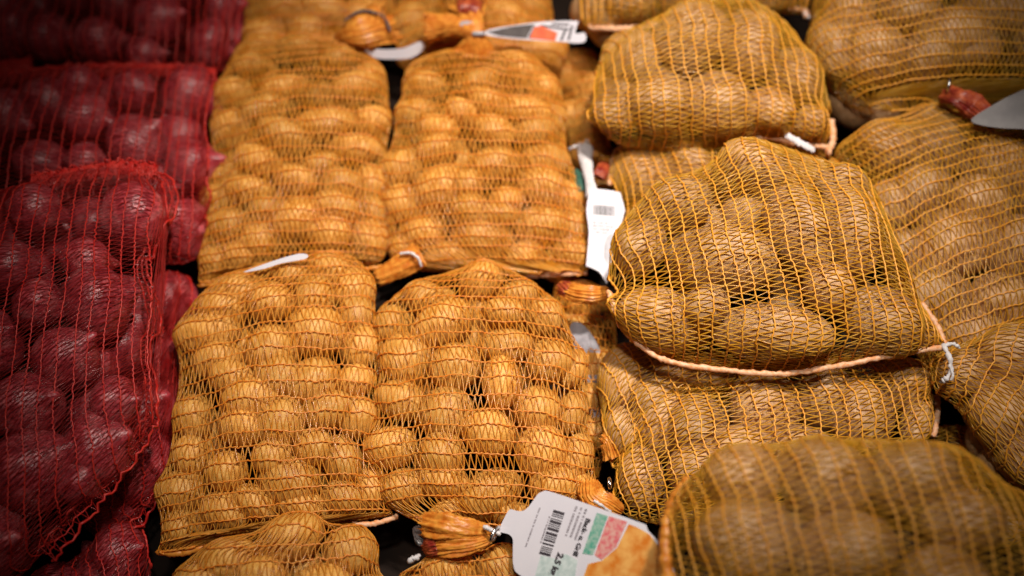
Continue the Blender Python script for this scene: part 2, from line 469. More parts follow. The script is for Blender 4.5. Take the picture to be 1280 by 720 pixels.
def hem(b, pts, r=0.0035, off=0.0, m='hem', name='hem', seed=3, flat=0.8):
    cord(pl(b, pts, off), r, M[m], name, b['root'], b['base'], bump=0.22, seed=seed, sub=14, flat=flat)

def neck(b, pts, radii, m='neck', pleats=12, seed=5, flat=0.65, name='neck', amp=0.26, nphi=110):
    """a gathered, pleated sleeve through world points with the given radii"""
    rs = np.random.RandomState(seed)
    P = catmull(pts, False, 14); n = len(P)
    r = np.interp(np.linspace(0, 1, n), np.linspace(0, 1, len(radii)), radii)
    nn = np.tile(np.array([0.0, -0.4, 0.9]), (n, 1))
    T = np.gradient(P, axis=0); T /= np.linalg.norm(T, axis=1, keepdims=True)
    S = np.cross(nn, T); S /= np.linalg.norm(S, axis=1, keepdims=True); Uu = np.cross(T, S)
    a = np.arange(nphi) / nphi * 2 * np.pi
    mod = np.ones((n, nphi)); tl = np.linspace(0, 1, n)[:, None]
    for q in range(9):
        k = rs.randint(max(4, pleats // 2), pleats * 2 + 6)
        mod += amp * 0.34 * rs.uniform(0.4, 1.2) * np.sin(k * a[None] + rs.uniform(0, 6.28) + rs.uniform(-5, 5) * tl) * (0.5 + 0.5 * np.sin(rs.uniform(1, 5) * tl * 3 + rs.uniform(0, 6.28)))
    mod += rs.normal(0, 0.035, (n, nphi))
    # ragged open end
    r = r * 0.8
    V = P[:, None] + (S[:, None] * np.cos(a)[None, :, None] + Uu[:, None] * np.sin(a)[None, :, None] * flat) * (r[:, None] * mod)[..., None]
    V[-1] += (T[-1] * 1.0)[None] * rs.uniform(-0.25, 0.5, (nphi, 1)) * r[-1]
    idx = np.arange(n * nphi).reshape(n, nphi); a0, a1 = idx[:-1], idx[1:]
    F = np.stack([a0, np.roll(a0, -1, 1), np.roll(a1, -1, 1), a1], -1).reshape(-1, 4)
    return obj(name, raw_mesh(name, V.reshape(-1, 3) - b['base'], F, [M[m]]), b['root'])

def ring(b, centre, axis, r, r2, m='metal', name='clip'):
    ax = Vector(axis).normalized(); q = ax.to_track_quat('Z', 'Y').to_matrix()
    a = np.linspace(0, 2 * np.pi, 25)
    P = np.stack([np.cos(a) * r, np.sin(a) * r * 0.75, a * 0], 1) @ np.array(q).T + np.asarray(centre)
    nn = np.tile(np.array(ax), (25, 1))
    v, f = tubes(P[None], nn[None], r2, r2, 6)
    return obj(name, raw_mesh(name, v - b['base'], f, [M[m]]), b['root'])

def plate(parent, origin, pts3, n, thick, m, name, wave=0.0, seed=0):
    """a thin sheet with real thickness from a 3-D outline"""
    import bmesh
    bm = bmesh.new(); n = np.asarray(n)
    bot = [bm.verts.new(Vector(p - n * thick - origin)) for p in pts3]
    top = [bm.verts.new(Vector(p - origin)) for p in pts3]
    k = len(pts3)
    bm.faces.new(top); bm.faces.new(bot[::-1])
    for i in range(k): bm.faces.new((top[i], bot[i], bot[(i + 1) % k], top[(i + 1) % k]))
    bmesh.ops.recalc_face_normals(bm, faces=bm.faces)
    me = bpy.data.meshes.new(name); bm.to_mesh(me); bm.free(); me.materials.append(m)
    return obj(name, me, parent)
class TagPlane:
    """the flat plane of a tag through three pixels with their own heights"""
    def __init__(s, a, b_, c):
        A, B, C = at(*a), at(*b_), at(*c)
        s.o = A; n = np.cross(B - A, C - A); n /= np.linalg.norm(n)
        s.n = n if n[2] > 0 else -n
    def p(s, x, y, off=0.0): return on_plane(x, y, s.o + s.n * off, s.n)
    def poly(s, pts, off=0.0): return [s.p(x, y, off) for x, y in pts]
def rounded(pts, sub=5):
    return catmull(pts, True, sub)
def text(parent, tp, body, px, end_px, size, m, off=0.0006, bold=0.0):
    """lettering on a tag, running from px towards end_px"""
    A = tp.p(*px, off); B = tp.p(*end_px, off)
    x = (B - A) / np.linalg.norm(B - A); y = np.cross(tp.n, x)
    cu = bpy.data.curves.new('lettering', 'FONT'); cu.body = body; cu.size = size; cu.offset = bold; cu.extrude = 0.00012
    cu.materials.append(M[m])
    tmp = bpy.data.objects.new('lettering', cu); COL.objects.link(tmp)
    bpy.context.view_layer.update()
    me = bpy.data.meshes.new_from_object(tmp.evaluated_get(bpy.context.evaluated_depsgraph_get()))
    bpy.data.objects.remove(tmp)
    o = obj('lettering', me, parent)
    Mx = Matrix((x.tolist(), y.tolist(), tp.n.tolist())).transposed().to_4x4(); Mx.translation = Vector(A)
    o.matrix_local = Matrix.Translation(-Vector(PARENT_ORIGIN[parent.name])) @ Mx
    return o
PARENT_ORIGIN = {}
def tag_part(b, tp, outline, m='tag', name='tag', thick=0.0006, sub=5):
    pts = rounded(tp.poly(outline), sub)
    o = plate(b['root'], b['base'], list(pts), tp.n, thick, M[m], name)
    PARENT_ORIGIN[o.name] = b['base']
    return o
def print_on(b, tag, tp, polys, m, name, off=0.0003, smooth=False):
    import bmesh
    bm = bmesh.new()
    for pts in polys:
        P = tp.poly(pts, off)
        if smooth: P = list(rounded(P, 5))
        top = [bm.verts.new(Vector(p - b['base'])) for p in P]; bot = [bm.verts.new(Vector(p - tp.n * 0.0002 - b['base'])) for p in P]
        bm.faces.new(top)
        for i in range(len(P)): bm.faces.new((top[i], bot[i], bot[(i + 1) % len(P)], top[(i + 1) % len(P)]))
    bmesh.ops.recalc_face_normals(bm, faces=bm.faces)
    me = bpy.data.meshes.new(name); bm.to_mesh(me); bm.free(); me.materials.append(M[m])
    return obj(name, me, tag)
def bars(o, along, across, n, seed, fill=0.55):
    """barcode bars: o corner px, along = px vector of the stacking direction, across = px vector of each bar"""
    rs = np.random.RandomState(seed); out = []; o = np.array(o, float); al = np.array(along, float); ac = np.array(across, float)
    t = 0.0
    while t < 1:
        wd = rs.choice([1, 1, 2, 3]) / (n * 3.2)
        out.append([o + al * t, o + al * t + ac, o + al * (t + wd) + ac, o + al * (t + wd)]); t += wd + rs.choice([1, 1, 2]) / (n * 3.2)
    return [[tuple(p) for p in q] for q in out]
def fine_print(o, along, across, rows, seed, dash=0.035):
    """rows of unreadable small type: dashes of uneven length"""
    rs = np.random.RandomState(seed); out = []; o = np.array(o, float); al = np.array(along, float); ac = np.array(across, float)
    for r in range(rows):
        t = 0.0; y0 = (r + 0.25) / rows; y1 = (r + 0.7) / rows; end = rs.uniform(0.75, 1.0)
        while t < end:
            l = rs.uniform(0.4, 1.4) * dash
            out.append([o + al * t + ac * y0, o + al * (t + l) + ac * y0, o + al * (t + l) + ac * y1, o + al * t + ac * y1]); t += l + dash * rs.choice([0.25, 0.3, 0.8])
    return [[tuple(p) for p in q] for q in out]

# ------------------------------------------------------------------ setting
g = np.array([[-2.5, -1.6, 0], [2.5, -1.6, 0], [2.5, 2.6, 0], [-2.5, 2.6, 0]], float)
g = np.vstack([g, g - [0, 0, 0.05]])
gf = np.array([[0, 1, 2, 3], [7, 6, 5, 4], [0, 4, 5, 1], [1, 5, 6, 2], [2, 6, 7, 3], [3, 7, 4, 0]])
obj('display_table', raw_mesh('display_table', g + [0, 0, -0.03], gf, [M['table']], smooth=False), kind='structure')

GS = 'yellow net sacks of small potatoes'; GL = 'large net sacks of brown potatoes'; GO = 'red net sacks of onions'
SM = dict(kind='potato_small', group=GS)
LG = dict(kind='potato_large', group=GL, strand=0.0146, leg=0.0033, tape=0.00082, knit=0.00095, grow=0.93, sag=0.002)
ON = dict(kind='onion', group=GO, strand=0.0155, leg=0.0028, tape=0.0004, knit=0.0008, sag=0.006, grow=1.03)

# ---- small potatoes, two columns
A = sack('far sack of small yellow potatoes beside the red onion nets, taller than wide',
  [(283,80),(300,58),(340,45),(400,42),(450,55),(474,74),(488,104),(488,160),(484,220),(481,280),(484,316),(472,333),(440,327),(400,322),(340,328),(300,340),(262,356),(246,352),(247,320),(255,280),(263,230),(272,170),(278,120)],
  0.055, 5, 0.05, 4, [(356,108,36,17),(440,110,38,17),(330,60,30,16),(372,58,26,14),(420,72,30,16),(312,83,26,15),(294,115,24,17),(332,136,36,18),(405,155,38,17),(464,150,25,18),(294,158,26,20),(358,170,34,18),(443,186,34,18),(462,95,22,16),
   (322,202,34,18),(276,218,24,20),(372,222,32,18),(310,238,28,16),(403,204,28,15),(427,230,30,22),(467,230,22,24),(334,263,22,18),(372,275,32,24),(287,282,32,22),(270,250,22,18),(420,262,28,18),(327,303,26,22),(462,298,28,26),(268,325,24,20),(414,292,28,22),(470,265,18,18),(300,318,26,18)],
  seed=11, hpow=1.0, tape=0.00105, leg=0.0031, knit=0.00095, grow=0.95, **SM)
B = sack('far sack of small yellow potatoes below the tied neck with a printed film tag',
  [(500,100),(515,78),(560,62),(590,48),(625,50),(665,72),(692,100),(706,150),(715,200),(728,240),(737,290),(735,338),(700,343),(650,340),(600,337),(540,334),(500,324),(486,300),(485,240),(490,180),(498,140)],
  0.06, 5, 0.052, -1, [(593,60,28,16),(647,90,34,20),(534,104,30,18),(597,103,26,15),(680,110,22,18),(524,143,32,19),(607,126,28,15),(654,137,36,18),(574,140,24,16),(692,140,18,18),(548,162,30,16),(616,164,34,17),(670,165,30,17),(548,186,32,18),(619,204,36,20),(507,210,28,18),(682,200,30,20),
   (553,235,32,26),(675,232,28,22),(635,250,24,18),(498,258,26,24),(590,262,28,20),(623,270,32,18),(713,245,22,22),(531,290,32,24),(602,302,38,24),(678,285,36,24),(717,282,20,22),(654,322,28,20),(715,318,22,20),(505,318,24,16),(585,232,20,18),(560,320,30,16)],
  seed=12, hpow=1.0, tape=0.00105, leg=0.0031, knit=0.00095, grow=0.95, **SM)
C = sack('near sack of small yellow potatoes standing next to the dark lower onion nets',
  [(255,370),(285,345),(320,330),(370,320),(420,312),(450,322),(468,350),(470,400),(474,460),(472,520),(478,580),(488,625),(496,646),(470,652),(440,655),(400,652),(340,660),(280,676),(230,692),(196,692),(200,660),(210,600),(217,530),(222,450),(227,405)],
  0.065, 6, 0.052, 6, [(412,338,28,20),(362,345,28,18),(300,368,36,22),(275,388,30,20),(340,378,32,24),(392,372,28,26),(440,362,26,24),(446,392,24,22),(394,415,31,30),(450,434,24,26),(262,418,38,24),(340,440,30,28),(272,448,34,22),(290,473,35,22),(394,478,34,28),(350,470,26,22),(445,476,24,20),
   (315,502,33,26),(241,522,26,28),(302,535,30,22),(350,528,28,28),(409,512,38,24),(449,520,24,24),(238,570,26,26),(340,570,28,20),(391,560,24,22),(284,590,30,26),(363,602,42,28),(428,575,28,32),(230,615,28,24),(320,630,28,20),(225,660,24,22),(281,640,30,22),(460,612,22,24),(430,625,26,20),(380,638,28,16)],
  seed=13, hpow=0.95, **SM)
D = sack('near middle sack of small yellow potatoes behind the white barcode tag, in sharp focus',
  [(468,400),(480,380),(510,355),(560,338),(600,330),(640,338),(675,355),(700,390),(720,430),(730,470),(731,530),(740,580),(742,610),(727,640),(690,655),(620,658),(550,652),(510,640),(480,622),(463,570),(468,530),(473,480)],
  0.07, 6, 0.056, -2, [(600,352,28,20),(533,372,30,20),(645,372,28,18),(678,395,28,22),(556,405,44,23),(492,406,25,24),(628,392,28,17),(631,433,34,20),(686,450,32,25),(569,461,28,26),(511,450,32,26),(628,480,27,30),(714,460,18,26),(503,500,32,22),(555,515,31,28),(675,512,32,28),(714,517,20,26),(608,540,34,27),
   (492,560,30,24),(553,568,32,27),(675,565,36,30),(720,572,20,28),(508,610,36,24),(610,618,46,27),(555,600,26,18),(690,607,34,25),(722,615,18,22),(640,645,30,14),(560,640,30,14)],
  seed=14, hpow=0.95, **SM)
E = sack('partly visible sack of small yellow potatoes at the bottom below the onion side',
  [(213,722),(260,692),(310,667),(360,647),(410,650),(450,662),(472,688),(480,730),(470,800),(340,820),(225,800)],
  0.08, 4, 0.055, 3, [(363,676,38,26),(437,688,36,28),(287,700,36,24),(250,730,30,24),(330,725,36,26),(400,740,36,28),(460,750,26,28)], seed=15, **SM)
F = sack('partly visible sack of small yellow potatoes at the bottom under the white barcode tag',
  [(490,735),(510,708),(560,692),(620,682),(660,690),(720,712),(745,750),(710,820),(600,830),(500,820)],
  0.065, 4, 0.05, 2, [(560,715,36,24),(630,712,36,26),(690,735,34,24),(520,745,30,24),(600,755,36,26)], seed=16, **SM)
G_ = sack('blurred back sack of small potatoes beyond the far sack next to the onions',
  [(303,30),(312,-30),(400,-60),(480,-40),(497,10),(490,45),(440,64),(350,66),(308,62)], 0.05, 3, 0.05, 0, [], seed=17, tape=0.00105, leg=0.0031, knit=0.00095, auto=(18, 27), **SM)
H_ = sack('blurred back sack of small potatoes behind the tied neck with grey film',
  [(497,40),(507,-30),(600,-60),(680,-20),(697,40),(705,85),(690,105),(600,84),(500,84)], 0.045, 3, 0.05, 0, [], seed=18, tape=0.00105, leg=0.0031, knit=0.00095, auto=(18, 27), **SM)

# ---- large brown potatoes, right side
K = sack('flattened sack of brown potatoes squeezed in behind the big front sack',
  [(762,230),(768,195),(785,180),(830,177),(880,182),(930,174),(985,166),(1028,185),(1040,220),(1000,300),(800,300),(775,270)], 0.075, 0, 0.05, 97, [(800,215,34,32),(860,210,34,26),(985,185,40,20),(930,210,36,28)], seed=21, auto=(9, 36), **LG)
J_ = sack('plump sack of brown potatoes behind the big front sack, white tape at its corner',
  [(738,95),(752,75),(790,46),(830,30),(880,14),(925,10),(975,32),(1005,62),(1020,95),(1022,120),(1038,150),(1040,176),(1010,179),(960,172),(930,174),(890,182),(850,184),(800,181),(765,175),(740,155),(736,135),(746,118)],
  0.13, 2, 0.075, 95, [(776,62,40,36),(865,48,45,38),(940,62,38,42),(900,132,56,36),(768,142,34,28),(825,130,42,36),(990,100,32,38),(1015,150,24,22),(960,145,30,26)], seed=22, bend=0.0, **LG)
I_ = sack('blurred sack of brown potatoes at the top edge with a peach hem below',
  [(720,10),(728,-40),(800,-80),(920,-80),(1000,-40),(1012,14),(960,14),(900,24),(830,28),(770,36),(732,36)], 0.11, 2, 0.06, 92, [], seed=23, auto=(12, 36), **LG)
Mb = sack('shaded sack of brown potatoes lying under the left end of the big sack',
  [(748,500),(755,460),(780,432),(830,425),(900,440),(945,470),(905,520),(820,560),(770,592),(752,555)], 0.055, 0, 0.05, 105, [(778,478,28,38),(815,500,34,34),(845,465,40,26),(890,468,34,24),(775,540,22,30)], seed=24, **LG)
M_ = sack('sack of brown potatoes lying below the big sack, frayed hem at one end',
  [(764,590),(775,550),(800,515),(840,488),(900,477),(950,465),(1000,470),(1060,457),(1130,447),(1160,470),(1171,500),(1166,545),(1140,580),(1050,620),(900,660),(800,655),(769,635)],
  0.055, 3, 0.066, 102, [(820,532,42,40),(800,600,34,40),(870,535,40,40),(953,510,46,50),(925,565,44,30),(1025,495,38,40),(1075,520,42,42),(1122,485,38,30),(1145,530,22,34),(880,590,44,34),(1000,570,44,34)], seed=25, **LG)
T_ = sack('dark sack of potatoes deep in the shaded gap at the right',
  [(1120,560),(1180,530),(1260,550),(1330,590),(1340,680),(1200,660),(1140,620)], 0.0, 0, 0.04, 70, [], seed=26, auto=(8, 40), **LG)
Q = sack('large sack of brown potatoes at the right edge beside the big front sack',
  [(1038,192),(1070,170),(1100,150),(1160,138),(1200,141),(1230,162),(1290,172),(1340,220),(1345,380),(1300,440),(1240,470),(1190,480),(1150,450),(1110,360),(1085,290),(1070,235)],
  0.085, 3, 0.075, 14, [(1105,185,38,32),(1165,182,44,42),(1150,245,44,38),(1245,205,46,36),(1190,308,52,38),(1270,310,48,40),(1165,372,42,36),(1255,380,48,38),(1110,258,34,34),(1210,420,46,30),(1220,255,40,34),(1300,250,40,36),(1130,320,34,34)], seed=27, bend=0.012, **LG)
R_ = sack('shaded sack of brown potatoes at the right edge below the loose white string',
  [(1160,447),(1200,425),(1260,405),(1320,392),(1380,450),(1380,620),(1300,622),(1250,587),(1215,532),(1190,505),(1165,488)], 0.10, 0, 0.06, 62, [(1205,465,38,32),(1255,520,44,44),(1275,445,46,36),(1300,570,44,40)], seed=28, auto=(8, 38), **LG)
S_ = sack('sack of brown potatoes in the top right corner with a red tied neck',
  [(1010,40),(1020,-25),(1080,-60),(1250,-60),(1340,0),(1345,110),(1290,128),(1240,114),(1205,103),(1188,126),(1150,142),(1110,142),(1070,132),(1040,110),(1018,80)], 0.12, 2, 0.088, 2, [(1095,65,38,36),(1143,108,36,30),(1042,62,28,42),(1078,112,32,24),(1190,48,56,34),(1245,78,46,30),(1250,20,46,34),(1065,15,38,36),(1138,14,40,30),(1300,50,40,34)], seed=29, **LG)
L_ = sack('big front sack of brown potatoes on top of the stack, hem along its lower edge',
  [(764,345),(770,300),(790,263),(830,236),(880,212),(905,190),(930,181),(965,190),(1010,205),(1050,213),(1080,235),(1093,265),(1097,300),(1116,340),(1150,375),(1170,405),(1182,432),(1120,442),(1050,455),(980,464),(920,460),(850,452),(810,436),(780,400),(765,370)],
  0.142, 4, 0.080, 96, [(940,208,38,26),(842,255,48,30),(905,325,56,44),(800,310,34,36),(995,285,40,60),(1060,290,38,56),(825,400,56,38),(965,415,84,36),(1105,400,56,40),(1050,232,36,22),(1040,360,40,30),(1150,420,24,18),(880,380,30,24)], seed=30, **LG)
N_ = sack('big out of focus sack of brown potatoes in the lower right corner',
  [(824,660),(840,612),(880,582),(950,563),(1020,553),(1100,553),(1170,557),(1200,571),(1240,601),(1290,622),(1330,690),(1300,790),(1050,820),(900,800),(835,740)], 0.25, 3, 0.08, 97, [(1025,598,64,46),(930,600,48,40),(930,680,70,52),(1060,690,66,52),(1140,605,58,44),(1205,650,54,40),(1180,730,60,44)], seed=31, **LG)
U_ = sack('dark sack of small potatoes sunk in the gap left of the big sack',
  [(688,360),(720,345),(760,370),(775,430),(765,520),(750,600),(725,560),(705,450)], 0.01, 0, 0.04, 5, [], seed=32, auto=(10, 26), **SM)
X_ = sack('shadowed sack of small potatoes in the gap beside the printed film tag',
  [(690,90),(700,70),(740,60),(760,100),(765,180),(770,240),(735,250),(712,190)], 0.0, 0, 0.04, 5, [], seed=33, auto=(9, 24), **SM)

# ---- red onions
O1 = sack('blurred red net of onions in the top left corner',
  [(-60,0),(-40,-60),(100,-80),(260,-70),(316,-10),(311,30),(292,70),(272,94),(200,94),(100,88),(30,84),(-40,88)], 0.055, 2, 0.06, 92, [(61,48,32,32),(122,50,38,30),(198,24,40,30),(183,74,26,18),(260,54,30,32),(147,5,34,26),(285,10,26,30),(15,48,28,30),(95,-10,34,26),(235,-20,34,28)], seed=41, **ON)
O4 = sack('dark red net of onions deep beside the near potato sack, hem curling up',
  [(100,500),(150,440),(180,392),(198,345),(232,338),(242,365),(226,430),(221,480),(218,540),(200,620),(158,664),(120,660),(70,600)], 0.03, 0, 0.05, 97, [(195,440,26,30),(190,510,30,36),(165,590,34,36),(200,575,20,30)], seed=44, auto=(7, 34), **ON)
O5 = sack('dark lowest red net of onions at the bottom of the onion heap',
  [(50,730),(100,690),(160,640),(192,655),(197,720),(160,800),(60,810)], 0.01, 0, 0.05, 110, [(150,690,34,34)], seed=45, auto=(6, 38), **ON)
O2 = sack('middle red net of onions with a frilled red top edge',
  [(-60,112),(0,97),(60,88),(150,84),(240,87),(272,94),(281,125),(276,180),(263,230),(252,290),(228,332),(150,335),(0,330),(-60,310)], 0.065, 3, 0.062, 92, [(58,128,44,28),(238,124,34,32),(168,112,34,24),(170,182,34,30),(55,206,44,28),(241,208,34,30),(100,104,34,22),(108,200,32,24),(8,145,34,30),(232,285,28,38),(190,240,30,28),(110,150,30,26)], seed=42, **ON)
O3 = sack('large near red net of onions on top of the heap, wavy fin along its side',
  [(-70,262),(0,237),(60,223),(120,210),(180,207),(210,226),(213,258),(192,300),(180,335),(190,370),(194,400),(183,440),(191,500),(190,527),(160,572),(110,632),(60,692),(0,745),(-70,745)], 0.13, 4, 0.075, 97, [(45,264,42,30),(168,270,42,40),(15,335,38,28),(105,322,32,24),(120,380,44,42),(45,380,34,30),(83,450,52,38),(35,508,48,36),(142,500,38,32),(40,590,60,50),(125,555,40,38),(-10,430,40,40),(-20,680,50,46),(105,620,30,30)], seed=43, **ON)

# ------------------------------------------------------------------ hems, necks, tags
hem(L_, [(760,362),(775,402),(808,438),(850,455),(920,464),(980,467),(1050,457),(1120,443),(1184,433)], 0.0030, 0.005, seed=51)
hem(L_, [(1182,432),(1172,408),(1152,378)], 0.003, -0.002, seed=52)
hem(L_, [(1084,236),(1094,262),(1096,292)], 0.003, -0.002, seed=53)
def loose(b, pts, z, r=0.0013, name='string', seed=1):
    cord([at(x, y, z_) for (x, y), z_ in zip(pts, z)], r, M['string'], name, b['root'], b['base'], bump=0.35, seed=seed, sub=8)
loose(L_, [(1178,430),(1186,445),(1189,460),(1184,472),(1176,478)], [0.14,0.145,0.14,0.135,0.13], 0.0026, seed=61)
loose(L_, [(1186,455),(1191,468),(1188,476)], [0.143,0.14,0.135], 0.0013, seed=62)
loose(L_, [(1180,432),(1192,430),(1200,436)], [0.142,0.142,0.14], 0.002, seed=63)
hem(J_, [(1040,150),(1041,176),(1034,192)], 0.004, -0.004, seed=54)
hem(J_, [(930,176),(960,172),(1000,180),(1036,184)], 0.003, -0.006, seed=55)
cord([at(982,168,.15), at(998,177,.15), at(1018,189,.145)], 0.004, M['string'], 'white_tape', J_['root'], J_['base'], bump=0.2, seed=64, flat=0.3)
hem(K, [(762,232),(767,196),(786,180),(832,176),(880,182)], 0.0032, 0.0, seed=56)
hem(I_, [(735,33),(775,36),(830,30)], 0.0038, 0.0, seed=57)
hem(I_, [(915,20),(960,13),(1002,12),(1008,22)], 0.0042, 0.0, seed=58)
loose(I_, [(1006,16),(1012,22),(1018,21)], [0.11,0.11,0.105], 0.0025, seed=65)
hem(M_, [(846,488),(880,480),(915,477),(948,466)], 0.0028, 0.004, seed=59)
hem(M_, [(1171,492),(1172,515),(1167,546)], 0.0032, 0.0, seed=60)
hem(A, [(247,357),(285,352),(320,342)], 0.0022, -0.004, m='knit_small', seed=71)
hem(A, [(420,330),(455,336),(486,330),(494,320)], 0.0026, -0.004, m='knit_small', seed=72)
hem(B, [(470,352),(500,346),(524,336)], 0.003, -0.004, m='knit_small', seed=73)
hem(B, [(620,340),(665,345),(700,343),(735,341)], 0.0028, -0.004, m='hem', seed=74)
hem(C, [(194,690),(225,692),(262,682)], 0.003, -0.004, m='knit_small', seed=75)
hem(C, [(440,656),(470,654),(498,645)], 0.003, -0.002, m='hem', seed=76)
hem(D, [(500,640),(550,655),(620,661),(690,658)], 0.0025, -0.006, m='knit_small', seed=77)
def fin(b, inner, outer, off, m='onion', seed=1, name='side_fin', rung=0.0045, r=0.0011):
    """a flat ladder of net standing out along the side of a sack"""
    rs = np.random.RandomState(seed)
    I = catmull(pl(b, inner, off), False, 40); O = catmull(pl(b, outer, off), False, 40)
    d = np.r_[0, np.cumsum(np.linalg.norm(np.diff(O, axis=0), axis=1))]; k = int(d[-1] / rung)
    f = lambda A, t: np.stack([np.interp(t, np.linspace(0, 1, len(A)), A[:, i]) for i in range(3)], -1)
    t = np.linspace(0, 1, k); Pi, Po = f(I, t), f(O, t)
    wob = 0.003 * np.sin(t * 40 + seed) + 0.002 * np.sin(t * 95)
    Pi = Pi + b['n'] * wob[:, None]; Po = Po + b['n'] * (wob * 1.6)[:, None] + rs.normal(0, 0.0006, Po.shape)
    Nn = np.tile(b['n'], (k, 1)); J = Joined()
    for P, q in ((Pi, r), (Po, r * 1.35), ((Pi + Po) / 2, r * 0.8)):
        J.add(tubes(P[None], Nn[None], q * rs.uniform(0.75, 1.25, k)[None], q, 5), 0)
    e = np.where((np.arange(k - 1) % 2 == 0)[:, None, None], np.stack([Pi[:-1], Po[1:]], 1), np.stack([Po[:-1], Pi[1:]], 1))
    J.add(tubes(e, np.tile(b['n'], (k - 1, 2, 1)), 0.0006, 0.0003, 3), 1)
    obj(name, J.mesh(name, [M['knit_' + m], M['tape_' + m]], b['base']), b['root'])
def frill(b, pts, width, off, m='onion', seed=1, rows=6, r=0.001, name='frill'):
    """a gathered band: many thin cords side by side with ruffles"""
    rs = np.random.RandomState(seed); J = Joined()
    for q in range(rows):
        w = (q / (rows - 1) - 0.5) * width
        P = catmull([on_plane(x, y + w, b['p0'] + b['n'] * off, b['n']) for x, y in pts], False, 26); n = len(P); t = np.linspace(0, 1, n)
        P = P + b['n'] * (0.003 * np.sin(t * 70 + q * 0.9 + seed) + 0.002 * np.sin(t * 151 + q))[:, None] + rs.normal(0, 0.0011, P.shape)
        J.add(tubes(P[None], np.tile(b['n'], (1, n, 1)), r * rs.uniform(0.7, 1.4, n)[None], r, 5), 0)
    n = int(n * 1.2)
    A = catmull([on_plane(x, y - width * 0.5, b['p0'] + b['n'] * off, b['n']) for x, y in pts], False, 60)
    B = catmull([on_plane(x, y + width * 0.6, b['p0'] + b['n'] * off, b['n']) for x, y in pts], False, 60)
    mid = (A + B) / 2 + b['n'] * rs.uniform(0.0, 0.005, (len(A), 1))
    B = B + rs.normal(0, 0.0015, B.shape)
    J.add(tubes(np.stack([A, mid, B], 1), np.tile(b['n'], (len(A), 3, 1)), 0.0008, 0.0005, 3), 0)
    obj(name, J.mesh(name, [M['knit_' + m], M['tape_' + m]], b['base']), b['root'])
fin(O3, [(178,214),(202,230),(204,258),(184,300),(172,335),(180,370),(185,400),(176,440),(183,490),(184,520)],
        [(182,206),(216,226),(219,262),(197,304),(184,336),(195,370),(200,402),(188,440),(197,495),(196,528)], 0.004, seed=78)
fin(O3, [(182,520),(150,568),(100,626),(50,684)], [(198,527),(166,580),(116,642),(66,702)], 0.006, seed=79)
frill(O3, [(40,226),(80,220),(120,213),(160,209),(196,214)], 16, 0.016, seed=80)
frill(O2, [(-20,100),(30,93),(90,88),(150,86),(210,87),(270,92)], 13, 0.012, seed=81)
frill(O1, [(0,84),(40,80)], 14, 0.012, seed=82, rows=4)
fin(O4, [(208,420),(210,480),(206,545),(188,608),(152,648),(126,648)], [(222,420),(226,480),(221,556),(200,624),(158,668),(122,664)], 0.0, seed=83)
loose(B, [(500,318),(512,316),(522,322),(527,334)], [0.075,0.08,0.08,0.07], 0.0018, seed=66)
loose(X_, [(711,187),(722,182),(731,180),(734,175)], [0.06,0.07,0.07,0.06], 0.0022, seed=67)
# corner flap of B
neck(B, [at(525,318,.07), at(500,333,.06), at(474,347,.05)], [0.020, 0.017, 0.012], pleats=6, amp=0.12, seed=82, flat=0.5, name='corner_flap')
# B : neck, grey film clip and printed film tag
neck(B, [at(594,62,.10), at(594,44,.12), at(590,26,.125), at(583,12,.12)], [0.030, 0.013, 0.016, 0.030], seed=83)
neck(B, [at(592,40,.125), at(565,32,.12), at(536,35,.11)], [0.010, 0.016, 0.024], m='neck', seed=84, name='neck_frill')
neck(B, [at(585,20,.125), at(586,12,.13), at(588,6,.125)], [0.012, 0.020, 0.022], m='red_print', seed=85, name='neck_frill')
tb = TagPlane((606,40,.125), (730,46,.125), (680,28,.135))
gw = tag_part(B, tb, [(575,28),(590,27),(596,40),(592,45),(580,42)], m='grey_film', name='film_clip', thick=0.002, sub=3)
tagB = tag_part(B, tb, [(605,42),(612,37),(640,32),(680,27),(720,26),(722,29),(719,40),(722,42),(731,41),(732,51),(722,54),(700,52),(660,50),(620,46)], name='film_tag', thick=0.0012, sub=3)
print_on(B, tagB, tb, [[(668,34),(676,32),(697,41),(694,51),(662,48)]], 'red_ink', 'red_panel', off=0.0006)
print_on(B, tagB, tb, [[(608,40),(640,33),(668,30),(658,48),(625,45)]], 'dark_film', 'grey_panel')
print_on(B, tagB, tb, [[(660,47),(668,32),(670,33),(663,48)], [(676,31),(712,36),(711,38),(675,33)], [(700,50),(705,38),(708,38),(703,51)], [(709,50),(714,32),(717,32),(712,50)], [(690,29),(712,30),(711,32),(689,31)]], 'ink', 'black_marks', off=0.0005)
cord([at(606,42,.128), at(598,42,.128), at(590,42,.126)], 0.003, M['grey_film'], 'film_stem', B['root'], B['base'], seed=86)
# G : orange neck flag with dark edge, white tag behind A and B
neck(G_, [at(415,55,.07), at(428,44,.10), at(452,38,.11), at(480,28,.10)], [0.008, 0.010, 0.028, 0.034], seed=87, flat=0.45)
cord([at(430,26,.12), at(452,14,.125), at(478,20,.12), at(488,40,.11)], 0.0018, M['ink'], 'tie_wire', G_['root'], G_['base'], seed=88)
tg = TagPlane((455,66,.09), (528,62,.09), (500,58,.095))
tag_part(G_, tg, [(455,60),(480,62),(505,60),(525,52),(530,60),(515,72),(490,74),(468,72)], name='tag', sub=3)
# C : white tag caught between A and C
tcp = TagPlane((318,336,.120), (380,320,.124), (350,334,.119))
tag_part(C, tcp, [(304,340),(345,325),(374,317),(385,319),(380,324),(352,329),(330,336)], name='tag', sub=3)
